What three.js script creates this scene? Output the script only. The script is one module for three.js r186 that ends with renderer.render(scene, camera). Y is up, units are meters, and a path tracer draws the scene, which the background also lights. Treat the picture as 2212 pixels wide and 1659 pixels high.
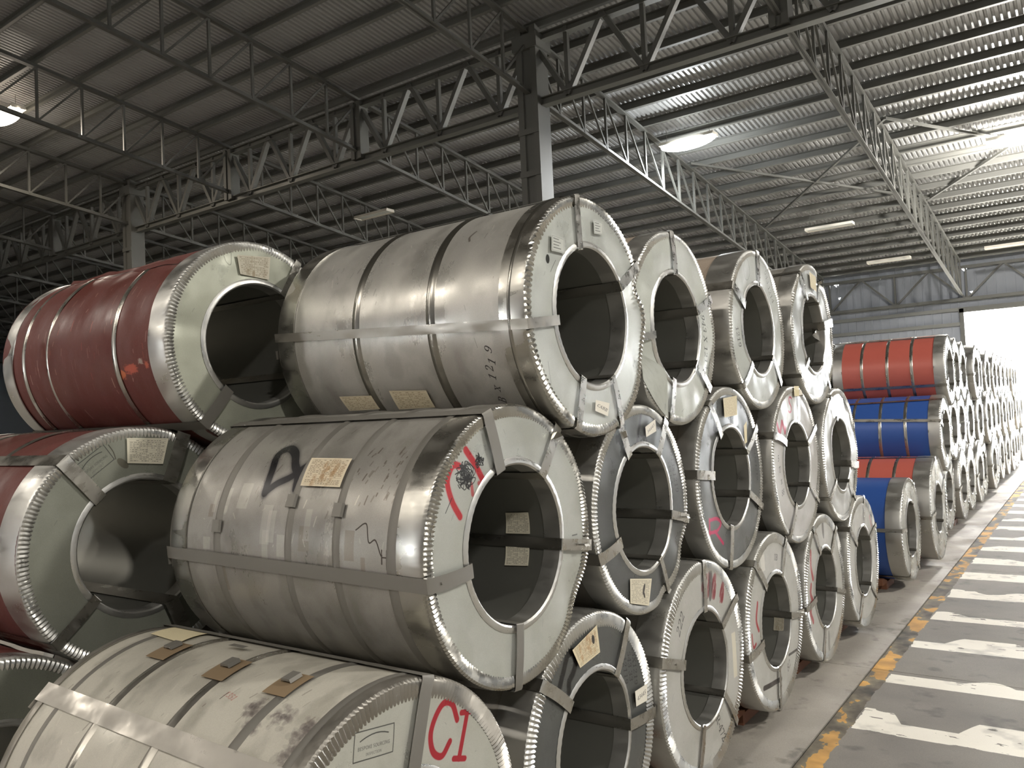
import * as THREE from 'three';
import { mergeGeometries, toCreasedNormals } from 'three/addons/utils/BufferGeometryUtils.js';
import { RectAreaLightUniformsLib } from 'three/addons/lights/RectAreaLightUniformsLib.js';

// ---------------------------------------------------------------- camera, sky, exposure
const scene = new THREE.Scene();
const camera = new THREE.PerspectiveCamera(2 * Math.atan(829.5 / 1759.07) * 180 / Math.PI, 2212 / 1659, 0.05, 300);
{
  const yaw = 35.5833 * Math.PI / 180, pitch = 2.3907 * Math.PI / 180, roll = -2.6191 * Math.PI / 180;
  const f = new THREE.Vector3(-Math.sin(yaw) * Math.cos(pitch), Math.sin(pitch), -Math.cos(yaw) * Math.cos(pitch));
  const r = f.clone().cross(new THREE.Vector3(0, 1, 0)).normalize(), u = r.clone().cross(f);
  camera.position.set(1.5628, 1.7961, 1.7216);
  camera.up.copy(u.multiplyScalar(Math.cos(roll)).addScaledVector(r, -Math.sin(roll)));
  camera.lookAt(camera.position.clone().add(f));
}
scene.background = new THREE.Color(0.96, 0.98, 1.0);
scene.backgroundIntensity = 62;
const renderer = new THREE.WebGLRenderer({ antialias: true });
renderer.toneMapping = THREE.LinearToneMapping;
renderer.toneMappingExposure = 1.0;
renderer.shadowMap.enabled = true;
RectAreaLightUniformsLib.init();
// the lit lamps: [x, drop below the roof, z, strength, colour, share of sideways light]
const LAMPS_LIT = [
  [-20.9, 0.4, -7.7, 0.6, 0xfff0de, 0.35], [-6.75, 0.45, -18.35, 1.0, 0xf6fbff, 2], [0.42, 0.5, -22.4, 2.0, 0xfffaf4, 6],
  [-20.5, 1.2, 6.6, 0.9, 0xfff6ea, 0.2], [-20.5, 1.6, 19, 0.9, 0xfff6ea, 0.2], [-13.5, 1.2, 12.8, 0.9, 0xfff6ea, 0.2], [-6.5, 1.2, 12.8, 0.8, 0xfff6ea, 0.2], [0.25, 1.2, 12.8, 0.7, 0xfff6ea, 0.2],  // unseen: leftmost pair follows the highlights, the rest are added as fill
  [10.5, 0.9, -6.5, 1.85, 0xfffaf2, 3], [10.5, 0.9, 6.6, 1.85, 0xfffaf2, 0.4],  // unseen lamps added on the right to light the coil faces
];
const LAMPS_UNLIT = [[-5.25, 0.75, -26.2], [-4.5, 0.6, -31.6], [-17.4, 0.75, -17.4], [-0.6, 0.6, -31.8]];

// ---------------------------------------------------------------- helpers
const D2R = Math.PI / 180;
function rng(seed) { let a = seed >>> 0; return () => { a = (a + 0x6D2B79F5) >>> 0; let t = Math.imul(a ^ (a >>> 15), 1 | a); t = (t + Math.imul(t ^ (t >>> 7), 61 | t)) ^ t; return ((t ^ (t >>> 14)) >>> 0) / 4294967296; }; }
function hash2(i, j, s) { let h = Math.imul(i | 0, 374761393) ^ Math.imul(j | 0, 668265263) ^ Math.imul(s | 0, 974634763); h = Math.imul(h ^ (h >>> 13), 1274126177); return ((h ^ (h >>> 16)) >>> 0) / 4294967296; }
function vnoise(x, y, s = 0, px = 0, py = 0) {
  const i = Math.floor(x), j = Math.floor(y), fx = x - i, fy = y - j, u = fx * fx * (3 - 2 * fx), v = fy * fy * (3 - 2 * fy);
  const w = (a, p) => (p ? ((a % p) + p) % p : a);
  const a = hash2(w(i, px), w(j, py), s), b = hash2(w(i + 1, px), w(j, py), s), c = hash2(w(i, px), w(j + 1, py), s), d = hash2(w(i + 1, px), w(j + 1, py), s);
  return a + (b - a) * u + (c - a) * v + (a - b - c + d) * u * v;
}
function fbm(x, y, s, oct, px, py) { let t = 0, a = 0.5, n = 0; for (let k = 0; k < oct; k++) { t += a * vnoise(x, y, s + k * 17, px, py); n += a; a *= 0.5; x *= 2; y *= 2; px *= 2; py *= 2; } return t / n; }
const used = {};
function numbered(name) { const n = used[name] = (used[name] ?? -1) + 1; return n ? name + '_' + String(n).padStart(3, '0') : name; }
function shade(m) { m.castShadow = true; m.receiveShadow = true; return m; }
function part(name, geo, mat, parent) { const m = shade(new THREE.Mesh(geo, mat)); m.name = name; parent.add(m); return m; }
function thing(name, label, category, group, pos) { const g = new THREE.Group(); g.name = numbered(name); g.userData.label = label; g.userData.category = category; if (group) g.userData.group = group; if (pos) g.position.set(...pos); scene.add(g); return g; }
function structure(name, label, category) { const g = new THREE.Group(); g.name = name; g.userData.kind = 'structure'; g.userData.label = label; g.userData.category = category; scene.add(g); return g; }
function structMesh(name, label, category, geo, mat) { const m = shade(new THREE.Mesh(geo, mat)); m.name = name; m.userData.kind = 'structure'; m.userData.label = label; m.userData.category = category; scene.add(m); return m; }
function box(w, h, d, x = 0, y = 0, z = 0) { const g = new THREE.BoxGeometry(w, h, d); g.translate(x, y, z); return g; }
function grid(nu, nv, f, uvf) {
  const P = [], U = [], I = [];
  for (let i = 0; i <= nu; i++) for (let j = 0; j <= nv; j++) { P.push(...f(i / nu, j / nv, i, j)); U.push(...(uvf ? uvf(i / nu, j / nv) : [i / nu, j / nv])); }
  for (let i = 0; i < nu; i++) for (let j = 0; j < nv; j++) { const a = i * (nv + 1) + j, b = a + 1, c = a + nv + 1, d = c + 1; I.push(a, c, b, b, c, d); }
  const g = new THREE.BufferGeometry();
  g.setAttribute('position', new THREE.Float32BufferAttribute(P, 3)); g.setAttribute('uv', new THREE.Float32BufferAttribute(U, 2)); g.setIndex(I); g.computeVertexNormals();
  return g;
}
// a bar of rectangular section between two points, w across (horizontal) and h in the plane
function bar(a, b, w, h) {
  const A = new THREE.Vector3(...a), B = new THREE.Vector3(...b), d = B.clone().sub(A), len = d.length(); d.normalize();
  let side = new THREE.Vector3(0, 1, 0).cross(d); if (side.lengthSq() < 1e-6) side.set(1, 0, 0); side.normalize();
  const up = d.clone().cross(side), g = new THREE.BoxGeometry(w, h, len);
  const m = new THREE.Matrix4().makeBasis(side, up, d); m.setPosition(A.add(B).multiplyScalar(0.5)); g.applyMatrix4(m); return g;
}
// an angle / channel like bar: two plates so that the edges catch light
function angleBar(a, b, w, h, t = 0.012) {
  const A = new THREE.Vector3(...a), B = new THREE.Vector3(...b), d = B.clone().sub(A), len = d.length(); d.normalize();
  let side = new THREE.Vector3(0, 1, 0).cross(d); if (side.lengthSq() < 1e-6) side.set(1, 0, 0); side.normalize();
  const up = d.clone().cross(side);
  const g = mergeGeometries([box(w, t, len, 0, -h / 2 + t / 2, 0), box(t, h, len, -w * 0.1, 0, 0), box(t, h, len, w * 0.1, 0, 0)]);
  const m = new THREE.Matrix4().makeBasis(side, up, d); m.setPosition(A.add(B).multiplyScalar(0.5)); g.applyMatrix4(m); return g;
}

// ---------------------------------------------------------------- textures
function canvas(w, h) { const c = document.createElement('canvas'); c.width = w; c.height = h; return c; }
function noiseCanvas(n, fn) { const c = canvas(n, n), x = c.getContext('2d'), d = x.createImageData(n, n); for (let j = 0; j < n; j++) for (let i = 0; i < n; i++) { const v = fn(i, j), k = (j * n + i) * 4; d.data[k] = v[0]; d.data[k + 1] = v[1]; d.data[k + 2] = v[2]; d.data[k + 3] = v[3] ?? 255; } x.putImageData(d, 0, 0); return c; }
function tex(c, srgb = true, rep) { const t = new THREE.CanvasTexture(c); if (srgb) t.colorSpace = THREE.SRGBColorSpace; t.wrapS = t.wrapT = THREE.RepeatWrapping; if (rep) t.repeat.set(...rep); t.anisotropy = 8; return t; }
const R0 = rng(7);
// fine grain and dirt blots, drawn over colours (black or white with alpha)
const GRAIN = noiseCanvas(256, (i, j) => { const v = hash2(i, j, 3); const w = v > 0.5 ? 255 : 0; return [w, w, w, Math.abs(v - 0.5) * 46]; });
const BLOT = noiseCanvas(512, (i, j) => { const v = fbm(i / 64, j / 64, 5, 5, 8, 8); const a = Math.max(0, Math.min(1, (v - 0.5) * 5)); return [74, 70, 63, a * 90]; });
const PALE = noiseCanvas(512, (i, j) => { const v = fbm(i / 50.2, j / 12.8, 9, 4, 10, 40); const a = Math.max(0, Math.min(1, (v - 0.54) * 5)); return [235, 232, 225, a * 70]; });
const ROUGH = tex(noiseCanvas(512, (i, j) => { const v = fbm(i / 51.2, j / 51.2, 21, 5, 10, 10), g = hash2(i, j, 8); const r = Math.max(0, Math.min(255, 175 + (v - 0.5) * 260 + (g - 0.5) * 20)); return [r, r, r]; }), false);
const BUMP = tex(noiseCanvas(512, (i, j) => { const v = fbm(i / 64, j / 64, 33, 3, 8, 8) * 255; return [v, v, v]; }), false);
function fillTile(x, tile, w, h, s, alpha = 1) { x.save(); x.globalAlpha = alpha; for (let i = 0; i < w; i += s) for (let j = 0; j < h; j += s) x.drawImage(tile, i, j, s, s); x.restore(); }
function stroke(x, pts, w, color, blur = 0) {
  x.save(); x.lineJoin = x.lineCap = 'round'; x.strokeStyle = color; x.lineWidth = w; if (blur) { x.shadowColor = color; x.shadowBlur = blur; }
  x.beginPath(); pts.forEach((p, i) => (i ? x.lineTo(p[0], p[1]) : x.moveTo(p[0], p[1]))); x.stroke(); x.restore();
}
function smooth(pts, n = 8) { const c = new THREE.CatmullRomCurve3(pts.map((p) => new THREE.Vector3(p[0], p[1], 0))); return c.getPoints(pts.length * n).map((p) => [p.x, p.y]); }
function text(x, s, px, py, size, color, rot = 0, font = 'sans-serif', style = '') { x.save(); x.translate(px, py); x.rotate(rot); x.fillStyle = color; x.font = style + ' ' + size + 'px ' + font; x.textAlign = 'center'; x.textBaseline = 'middle'; x.fillText(s, 0, 0); x.restore(); }

// ---------------------------------------------------------------- materials
const std = (o) => new THREE.MeshStandardMaterial(o), phys = (o) => new THREE.MeshPhysicalMaterial(o);
const col = (h) => new THREE.Color(h);
const M = {
  galv: std({ color: col(0xbfbeb9), metalness: 0.88, roughness: 0.56, roughnessMap: ROUGH }),
  galvDull: std({ color: col(0x9a968e), metalness: 0.85, roughness: 0.62, roughnessMap: ROUGH }),
  strap: std({ color: col(0xaaa79f), metalness: 0.95, roughness: 0.46, roughnessMap: ROUGH }),
  strapShiny: std({ color: col(0x98968f), metalness: 1, roughness: 0.27 }),
  galvShiny: std({ color: col(0xaeaca5), metalness: 0.97, roughness: 0.42, roughnessMap: ROUGH }),
  strapDull: std({ color: col(0x7f7c75), metalness: 0.55, roughness: 0.6 }),
  strapPale: std({ color: col(0xa6a29a), metalness: 0.6, roughness: 0.6, roughnessMap: ROUGH }),
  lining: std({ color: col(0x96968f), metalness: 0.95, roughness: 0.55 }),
  faceLight: std({ color: col(0xb2b3ad), metalness: 0.3, roughness: 0.5, roughnessMap: ROUGH }),
  faceFar: std({ color: col(0xb8b9b3), metalness: 0.55, roughness: 0.45, roughnessMap: ROUGH }),
  steel: std({ color: col(0x54544f), metalness: 0.2, roughness: 0.55 }),  // greys of steel, steelLight and purlin lifted to stand in for haze
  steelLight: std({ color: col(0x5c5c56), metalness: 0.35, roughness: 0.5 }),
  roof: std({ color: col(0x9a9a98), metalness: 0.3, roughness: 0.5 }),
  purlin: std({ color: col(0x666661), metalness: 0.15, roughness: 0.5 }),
  wall: std({ color: col(0x878b91), metalness: 0.1, roughness: 0.7 }),
  wood: std({ color: col(0x7a5038), metalness: 0, roughness: 0.85 }),
  card: std({ color: col(0x7d6a50), metalness: 0, roughness: 0.9 }),
  tape: std({ color: col(0xd9d4c8), roughness: 0.7 }),
};

// ---------------------------------------------------------------- the shed
const roofY = (z) => 10.0 + 0.1228 * (z + 12.6);   // top of the sloping trusses
const X0 = -66, X1 = 15, ZF = -35.5, ZB = 25, POST_Z = -12.6, BAY = 5.25, STEP = 1.06;
// floor: sub-base, storage strip slabs, aisle slabs with their painted markings
const floor = structure('floor', 'worn concrete floor with white crossing stripes and a yellow edge line', 'floor');
{
  const conc = noiseCanvas(1024, (i, j) => {
    const v = fbm(i / 128, j / 128, 41, 6, 8, 8), g = hash2(i, j, 4), s = fbm(i / 32, j / 32, 71, 4, 32, 32), dark = Math.max(0, s - 0.62) * 160;
    const b = 152 + (v - 0.5) * 46 + (g - 0.5) * 14 - dark; return [b, b * 0.965, b * 0.9];
  });
  const concMat = std({ map: tex(conc), roughness: 1, metalness: 0, roughnessMap: ROUGH });
  const slabUV = (g) => { const p = g.attributes.position, u = g.attributes.uv; for (let i = 0; i < p.count; i++) u.setXY(i, p.getX(i) / 3, p.getZ(i) / 3); return g; };
  part('sub_base', box(X1 - X0 + 1, 0.3, 90, (X0 + X1) / 2, -0.2, -15), M.steel, floor);
  const joints = [ZB + 0.4, 11.6, 7.65, 3.7, -0.24, -4.17, -7.95, -11.9, -15.8, -19.8, -23.8, -27.8, -31.8, -36, -58];
  for (let k = 0; k + 1 < joints.length; k++) {
    const z1 = joints[k], z0 = joints[k + 1], d = z1 - z0 - 0.006, zc = (z0 + z1) / 2;
    part('concrete_slab', slabUV(box(4.2, 0.06, d, 0.214 - 2.1, -0.03, zc)), concMat, floor);
    part('concrete_slab', slabUV(box(0.214 - 4.21 - X0 + 0.5, 0.06, d, (0.214 - 4.21 + X0 - 0.5) / 2, -0.03, zc)), concMat, floor);
    if (z1 > -1 && z0 > -1) part('concrete_slab', slabUV(box(X1 + 0.5 - 0.226, 0.06, d, (0.226 + X1 + 0.5) / 2, -0.03, zc)), concMat, floor);
  }
  // aisle slabs with paint: near piece finely drawn, far piece coarser
  const stripes = []; for (let k = -3; k < 34; k++) { const t = k; stripes.push(-3.22 - 0.885 * t); }
  const aisle = (xa, xb, za, zb, W, H) => {
    const c = canvas(W, H), x = c.getContext('2d'), im = x.createImageData(W, H);
    for (let j = 0; j < H; j++) for (let i = 0; i < W; i++) {
      const X = xa + (i + 0.5) / W * (xb - xa), Z = za + (j + 0.5) / H * (zb - za);
      const f1 = fbm(X * 1.7, Z * 1.7, 51, 5, 0, 0), f2 = fbm(X * 7, Z * 9, 61, 5, 0, 0), g = hash2(i, j, 14), f3 = fbm(X * 2.2 + 9, Z * 3.1, 81, 4, 0, 0);
      let b = 120 + (f1 - 0.5) * 44 + (g - 0.5) * 14 - Math.max(0, f2 - 0.62) * 120, r = b, gg = b * 0.965, bb = b * 0.9;
      // white bars
      for (const sz of stripes) {
        const zz = Z + (X - 0.34) * 0.02, edge = (f3 - 0.5) * 0.5 + (f2 - 0.5) * 0.16, half = 0.185;
        const dz = Math.abs(zz - sz), xin = X - 0.345 + (f2 - 0.5) * 0.06;
        if (xin > 0 && X < 3.4 && dz < half + 0.04) {
          const bite = zz < sz ? Math.max(0, fbm(X * 2.1 + sz * 7.3, sz * 3.1, 131, 2, 0, 0) - 0.46) * 1.15 : 0, on = half - dz + Math.min(0, edge + 0.05) * 0.7 - bite, worn = fbm(X * 12, Z * 30, 91, 4, 0, 0);
          if (on > 0 && !(worn > 0.76) && f3 < 0.8) { const w = 226 + (f1 - 0.5) * 24 + (g - 0.5) * 8 - Math.max(0, f2 - 0.58) * 170; r = w; gg = w * 0.985; bb = w * 0.93; }
        }
      }
      // yellow edge line, mostly worn away over grime
      if (X < 0.345 + (f2 - 0.5) * 0.05) {
        const y = fbm(X * 9, Z * 6, 101, 5, 0, 0);
        if (y > 0.545) { const w = 0.86 + (f2 - 0.5) * 0.5; r = 218 * w; gg = 166 * w; bb = 84 * w; } else { const w = 0.86 + (y - 0.5) * 1.3 + (f2 - 0.5) * 0.6; r = 128 * w; gg = 118 * w; bb = 96 * w; }
      }
      const k = (j * W + i) * 4; im.data[k] = r; im.data[k + 1] = gg; im.data[k + 2] = bb; im.data[k + 3] = 255;
    }
    x.putImageData(im, 0, 0);
    const t = tex(c); t.wrapS = t.wrapT = THREE.ClampToEdgeWrapping;
    const mat = std({ map: t, roughness: 0.82, metalness: 0 }), g = box(xb - xa, 0.06, zb - za - 0.006, (xa + xb) / 2, -0.03, (za + zb) / 2), p = g.attributes.position, u = g.attributes.uv;
    for (let q = 0; q < p.count; q++) u.setXY(q, (p.getX(q) - xa) / (xb - xa), 1 - (p.getZ(q) - za) / (zb - za));
    part('painted_slab', g, mat, floor);
  };
  aisle(0.226, 2.0, -4.17, -0.24, 900, 1600);
  aisle(0.226, 2.0, -7.95, -4.17, 700, 1200);
  aisle(0.226, 2.0, -15.8, -7.95, 360, 1000);
  aisle(0.226, 2.0, -36, -15.8, 180, 1000);
  for (let k = 4; k < 13; k++) part('concrete_slab', slabUV(box(X1 + 0.5 - 2.006, 0.06, joints[k] - joints[k + 1] - 0.006, (2.006 + X1 + 0.5) / 2, -0.03, (joints[k] + joints[k + 1]) / 2)), concMat, floor);
  part('concrete_slab', slabUV(box(X1 + 0.5 - 0.226, 0.06, 22, (0.226 + X1 + 0.5) / 2, -0.03, -47.01)), concMat, floor);
}
// walls
{
  const wallTop = (z) => roofY(z) + 0.27;
  const slope = (x, name, label) => {
    const s = new THREE.Shape([new THREE.Vector2(-ZB - 0.2, -0.1), new THREE.Vector2(-ZF + 0.2, -0.1), new THREE.Vector2(-ZF + 0.2, wallTop(ZF)), new THREE.Vector2(-ZB - 0.2, wallTop(ZB))]);
    const g = new THREE.ExtrudeGeometry(s, { depth: 0.2, bevelEnabled: false }); g.rotateY(Math.PI / 2); g.translate(x, 0, 0);
    structMesh(name, label, 'wall', g, M.wall);
  };
  slope(X0 - 0.2, 'wall_left', 'grey side wall of the shed beyond the stacks'); slope(X1, 'wall_right', 'grey side wall of the shed along the aisle');
  { const sb = new THREE.Shape([new THREE.Vector2(X0 - 0.4, -0.1), new THREE.Vector2(X1 + 0.4, -0.1), new THREE.Vector2(X1 + 0.4, wallTop(ZB)), new THREE.Vector2(X0 - 0.4, wallTop(ZB))]);
    sb.holes.push(new THREE.Path([new THREE.Vector2(-20.2, 0), new THREE.Vector2(-18.2, 0), new THREE.Vector2(-18.2, 3.6), new THREE.Vector2(-20.2, 3.6)]));  // unseen door opening added so daylight fills the coil fronts
    const gb = new THREE.ExtrudeGeometry(sb, { depth: 0.2, bevelEnabled: false }); gb.translate(0, 0, ZB);
    structMesh('wall_back', 'grey end wall of the shed behind the viewer, with an added opening for fill light', 'wall', gb, M.wall); }
  // far wall: profiled cladding with the big doorway and a few gaps under the eave where daylight leaks in
  const wf = structure('wall_far', 'far grey profiled-metal wall with the blown-out bright doorway', 'wall'), top = wallTop(ZF);
  const s = new THREE.Shape([new THREE.Vector2(X0 - 0.4, -0.1), new THREE.Vector2(X1 + 0.4, -0.1), new THREE.Vector2(X1 + 0.4, top), new THREE.Vector2(X0 - 0.4, top)]);
  s.holes.push(new THREE.Path([new THREE.Vector2(-2.55, 0), new THREE.Vector2(6.2, 0), new THREE.Vector2(6.2, 5.2), new THREE.Vector2(-2.55, 5.2)]));
  for (const [hx, hy, q] of [[-7.4, 7.0, 0.2], [-7.3, 6.35, 0.07], [-5.6, 7.02, 0.08], [-4.1, 7.02, 0.05], [-2.45, 6.95, 0.13], [-2.25, 6.0, 0.06]]) s.holes.push(new THREE.Path([new THREE.Vector2(hx - q, hy + q * 0.5), new THREE.Vector2(hx + q * 0.2, hy - q * 0.8), new THREE.Vector2(hx + q, hy + q * 0.5)]));
  const g = new THREE.ExtrudeGeometry(s, { depth: 0.08, bevelEnabled: false }); g.translate(0, 0, ZF - 0.08);
  part('cladding', g, M.wall, wf);
  const rib = box(0.05, top - 0.1, 0.04, 0, top / 2, ZF + 0.02), ribShort = box(0.05, top - 5.35, 0.04, 0, 5.3 + (top - 5.35) / 2, ZF + 0.02);
  for (let x = -17.9; x < X1; x += 0.33) { const r = part('cladding_rib', x > -2.6 && x < 6.3 ? ribShort : rib, M.wall, wf); r.position.x = x; }
  for (const y of [5.72, 5.34, 4.75, 3.3, 1.8]) for (const [a, b] of y > 5.2 ? [[X0, X1]] : [[X0, -2.6], [6.25, X1]]) part('girt', box(b - a, 0.14, 0.1, (a + b) / 2, y, ZF + 0.09), M.purlin, wf);
  part('door_frame', mergeGeometries([box(0.16, 5.36, 0.2, -2.63, 2.68, ZF + 0.06), box(0.16, 5.36, 0.2, 6.28, 2.68, ZF + 0.06), box(9.1, 0.2, 0.2, 1.82, 5.3, ZF + 0.06)]), M.steel, wf);
}
// roof: profiled sheet on purlins
const ceiling = structure('ceiling', 'sloping ribbed metal roof on dark steel purlins', 'roof');
{
  const pitch = 0.132, prof = [[0, 0], [0.062, 0], [0.078, 0.042], [0.116, 0.042]], P = [], I = [], U = [];
  const z0 = ZF - 0.3, z1 = ZB + 0.3;
  let n = 0;
  for (let x = X0 - 0.3; x < X1 + 0.3; x += pitch) for (const [dx, dy] of prof) { P.push(x + dx, roofY(z0) + 0.215 + dy, z0, x + dx, roofY(z1) + 0.215 + dy, z1); U.push(x + dx, 0, x + dx, z1 - z0); n++; }
  for (let k = 0; k + 1 < n; k++) I.push(2 * k, 2 * k + 2, 2 * k + 1, 2 * k + 1, 2 * k + 2, 2 * k + 3);
  let g = new THREE.BufferGeometry(); g.setAttribute('position', new THREE.Float32BufferAttribute(P, 3)); g.setAttribute('uv', new THREE.Float32BufferAttribute(U, 2)); g.setIndex(I);
  g = g.toNonIndexed(); g.computeVertexNormals();
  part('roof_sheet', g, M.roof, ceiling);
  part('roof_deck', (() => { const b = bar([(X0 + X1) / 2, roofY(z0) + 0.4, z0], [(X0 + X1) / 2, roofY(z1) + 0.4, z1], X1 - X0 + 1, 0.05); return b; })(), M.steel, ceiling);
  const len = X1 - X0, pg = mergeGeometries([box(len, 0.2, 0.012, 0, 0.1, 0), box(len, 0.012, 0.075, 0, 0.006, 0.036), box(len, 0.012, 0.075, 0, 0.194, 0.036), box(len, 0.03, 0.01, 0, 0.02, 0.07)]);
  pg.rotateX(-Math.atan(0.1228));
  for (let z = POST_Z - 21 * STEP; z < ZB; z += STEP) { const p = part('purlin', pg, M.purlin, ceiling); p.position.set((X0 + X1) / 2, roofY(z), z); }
}
// sloping trusses, one per bay
const trussX = []; for (let k = -10; k <= 4; k++) trussX.push(-7.78 + k * BAY);
{
  const depth = 1.36, slopeTan = 0.1228;
  const vert = bar([0, -depth, 0], [0, -0.06, 0], 0.055, 0.055), diag = bar([0, -depth - 0 + 0.02, STEP], [0, -0.08 , 0], 0.05, 0.05);
  diag.applyMatrix4(new THREE.Matrix4().makeShear(0, 0, 0, 0, slopeTan, 0).identity());
  const zA = POST_Z - 21 * STEP, zE = POST_Z + 34 * STEP;
  const chord = (dy, w, h) => { const a = [0, dy, zA], b = [0, dy + (zE - zA) * slopeTan, zE]; return angleBar(a, b, w, h); };
  const topC = chord(-0.05, 0.14, 0.1), botC = chord(-depth, 0.12, 0.1);
  // diagonals lean towards the columns: from the foot of one vertical to the head of the next
  const dFar = bar([0, -depth, 0], [0, -0.08 + STEP * slopeTan, STEP], 0.045, 0.045), dNear = bar([0, -depth, 0], [0, -0.08 - STEP * slopeTan, -STEP], 0.045, 0.045);
  for (const x of trussX) {
    const t = thing('roof_truss', 'long sloping lattice roof truss of dark steel angles under the purlins', 'truss', 'parallel roof trusses carrying the shed roof', [x, roofY(zA), 0]);
    t.userData.kind = 'structure';
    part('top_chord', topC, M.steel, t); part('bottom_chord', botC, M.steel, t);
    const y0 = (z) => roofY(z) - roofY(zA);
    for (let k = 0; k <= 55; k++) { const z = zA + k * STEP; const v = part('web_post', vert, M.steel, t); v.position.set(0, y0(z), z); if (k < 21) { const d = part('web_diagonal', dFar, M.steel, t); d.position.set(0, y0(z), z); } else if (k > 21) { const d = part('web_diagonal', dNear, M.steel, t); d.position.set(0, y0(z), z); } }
  }
}
// the girder along the column line, its posts and the columns
{
  const yB = 8.42, yT = 9.86, g = structure('trim_1', 'deep steel lattice girder spanning from column to column', 'girder');
  const len = X1 - X0, xc = (X0 + X1) / 2;
  const ib = (y, h) => mergeGeometries([box(len, 0.02, 0.2, xc, y + h / 2, POST_Z), box(len, 0.02, 0.2, xc, y - h / 2, POST_Z), box(len, h, 0.02, xc, y, POST_Z)]);
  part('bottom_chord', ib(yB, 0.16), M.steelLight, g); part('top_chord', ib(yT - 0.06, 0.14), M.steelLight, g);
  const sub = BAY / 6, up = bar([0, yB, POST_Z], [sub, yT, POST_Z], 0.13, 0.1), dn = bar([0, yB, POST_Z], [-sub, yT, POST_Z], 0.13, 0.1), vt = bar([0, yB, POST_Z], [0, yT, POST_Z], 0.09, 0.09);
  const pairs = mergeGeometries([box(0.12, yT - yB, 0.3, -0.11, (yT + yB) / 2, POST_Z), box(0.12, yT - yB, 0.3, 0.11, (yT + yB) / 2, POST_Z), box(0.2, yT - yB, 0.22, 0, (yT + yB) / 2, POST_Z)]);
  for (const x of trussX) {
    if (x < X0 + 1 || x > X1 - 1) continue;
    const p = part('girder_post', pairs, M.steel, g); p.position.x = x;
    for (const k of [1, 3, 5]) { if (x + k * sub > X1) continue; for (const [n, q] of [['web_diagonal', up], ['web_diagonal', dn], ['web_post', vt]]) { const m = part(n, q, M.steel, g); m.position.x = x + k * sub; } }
  }
  trussX.forEach((x, i) => {
    if ((i - 10) % 3 || x < X0 || x > X1) return;
    const c = thing('steel_column', 'tall dark built-up steel column rising to the roof girder', 'column', 'columns carrying the roof girder', [x, 0, POST_Z]); c.userData.kind = 'structure';
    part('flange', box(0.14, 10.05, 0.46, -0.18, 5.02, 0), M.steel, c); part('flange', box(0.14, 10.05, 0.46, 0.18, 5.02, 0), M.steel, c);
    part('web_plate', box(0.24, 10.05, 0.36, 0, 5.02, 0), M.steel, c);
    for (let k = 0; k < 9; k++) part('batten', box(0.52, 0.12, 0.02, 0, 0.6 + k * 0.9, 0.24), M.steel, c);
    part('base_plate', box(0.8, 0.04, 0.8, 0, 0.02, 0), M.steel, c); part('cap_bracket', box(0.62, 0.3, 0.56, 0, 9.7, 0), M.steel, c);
  });
  // lattice above the far wall's girts
  const w = structure('trim_2', 'shallow steel lattice along the top of the far wall', 'girder'), zW = ZF + 0.25;
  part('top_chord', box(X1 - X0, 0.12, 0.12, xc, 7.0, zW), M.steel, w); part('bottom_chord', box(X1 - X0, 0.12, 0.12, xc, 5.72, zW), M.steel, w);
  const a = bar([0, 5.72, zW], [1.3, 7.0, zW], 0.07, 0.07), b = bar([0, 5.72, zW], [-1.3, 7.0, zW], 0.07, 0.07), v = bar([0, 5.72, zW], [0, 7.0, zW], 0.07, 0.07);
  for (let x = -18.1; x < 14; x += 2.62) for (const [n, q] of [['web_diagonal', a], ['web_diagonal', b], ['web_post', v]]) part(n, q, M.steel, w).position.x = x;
  // two crossing roof braces near the far end
  const br = structure('trim_3', 'thin crossing rods bracing the far end of the roof', 'brace');
  for (const [xa, za, xb, zb] of [[-7.6, -20.5, -2.35, -27], [-2.35, -20.5, -7.6, -27], [-2.35, -20.5, 2.9, -27], [2.9, -20.5, -2.35, -27]]) part('brace_rod', bar([xa, roofY(za) - 0.08, za], [xb, roofY(zb) - 0.08, zb], 0.06, 0.06), M.steel, br);
}
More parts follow.
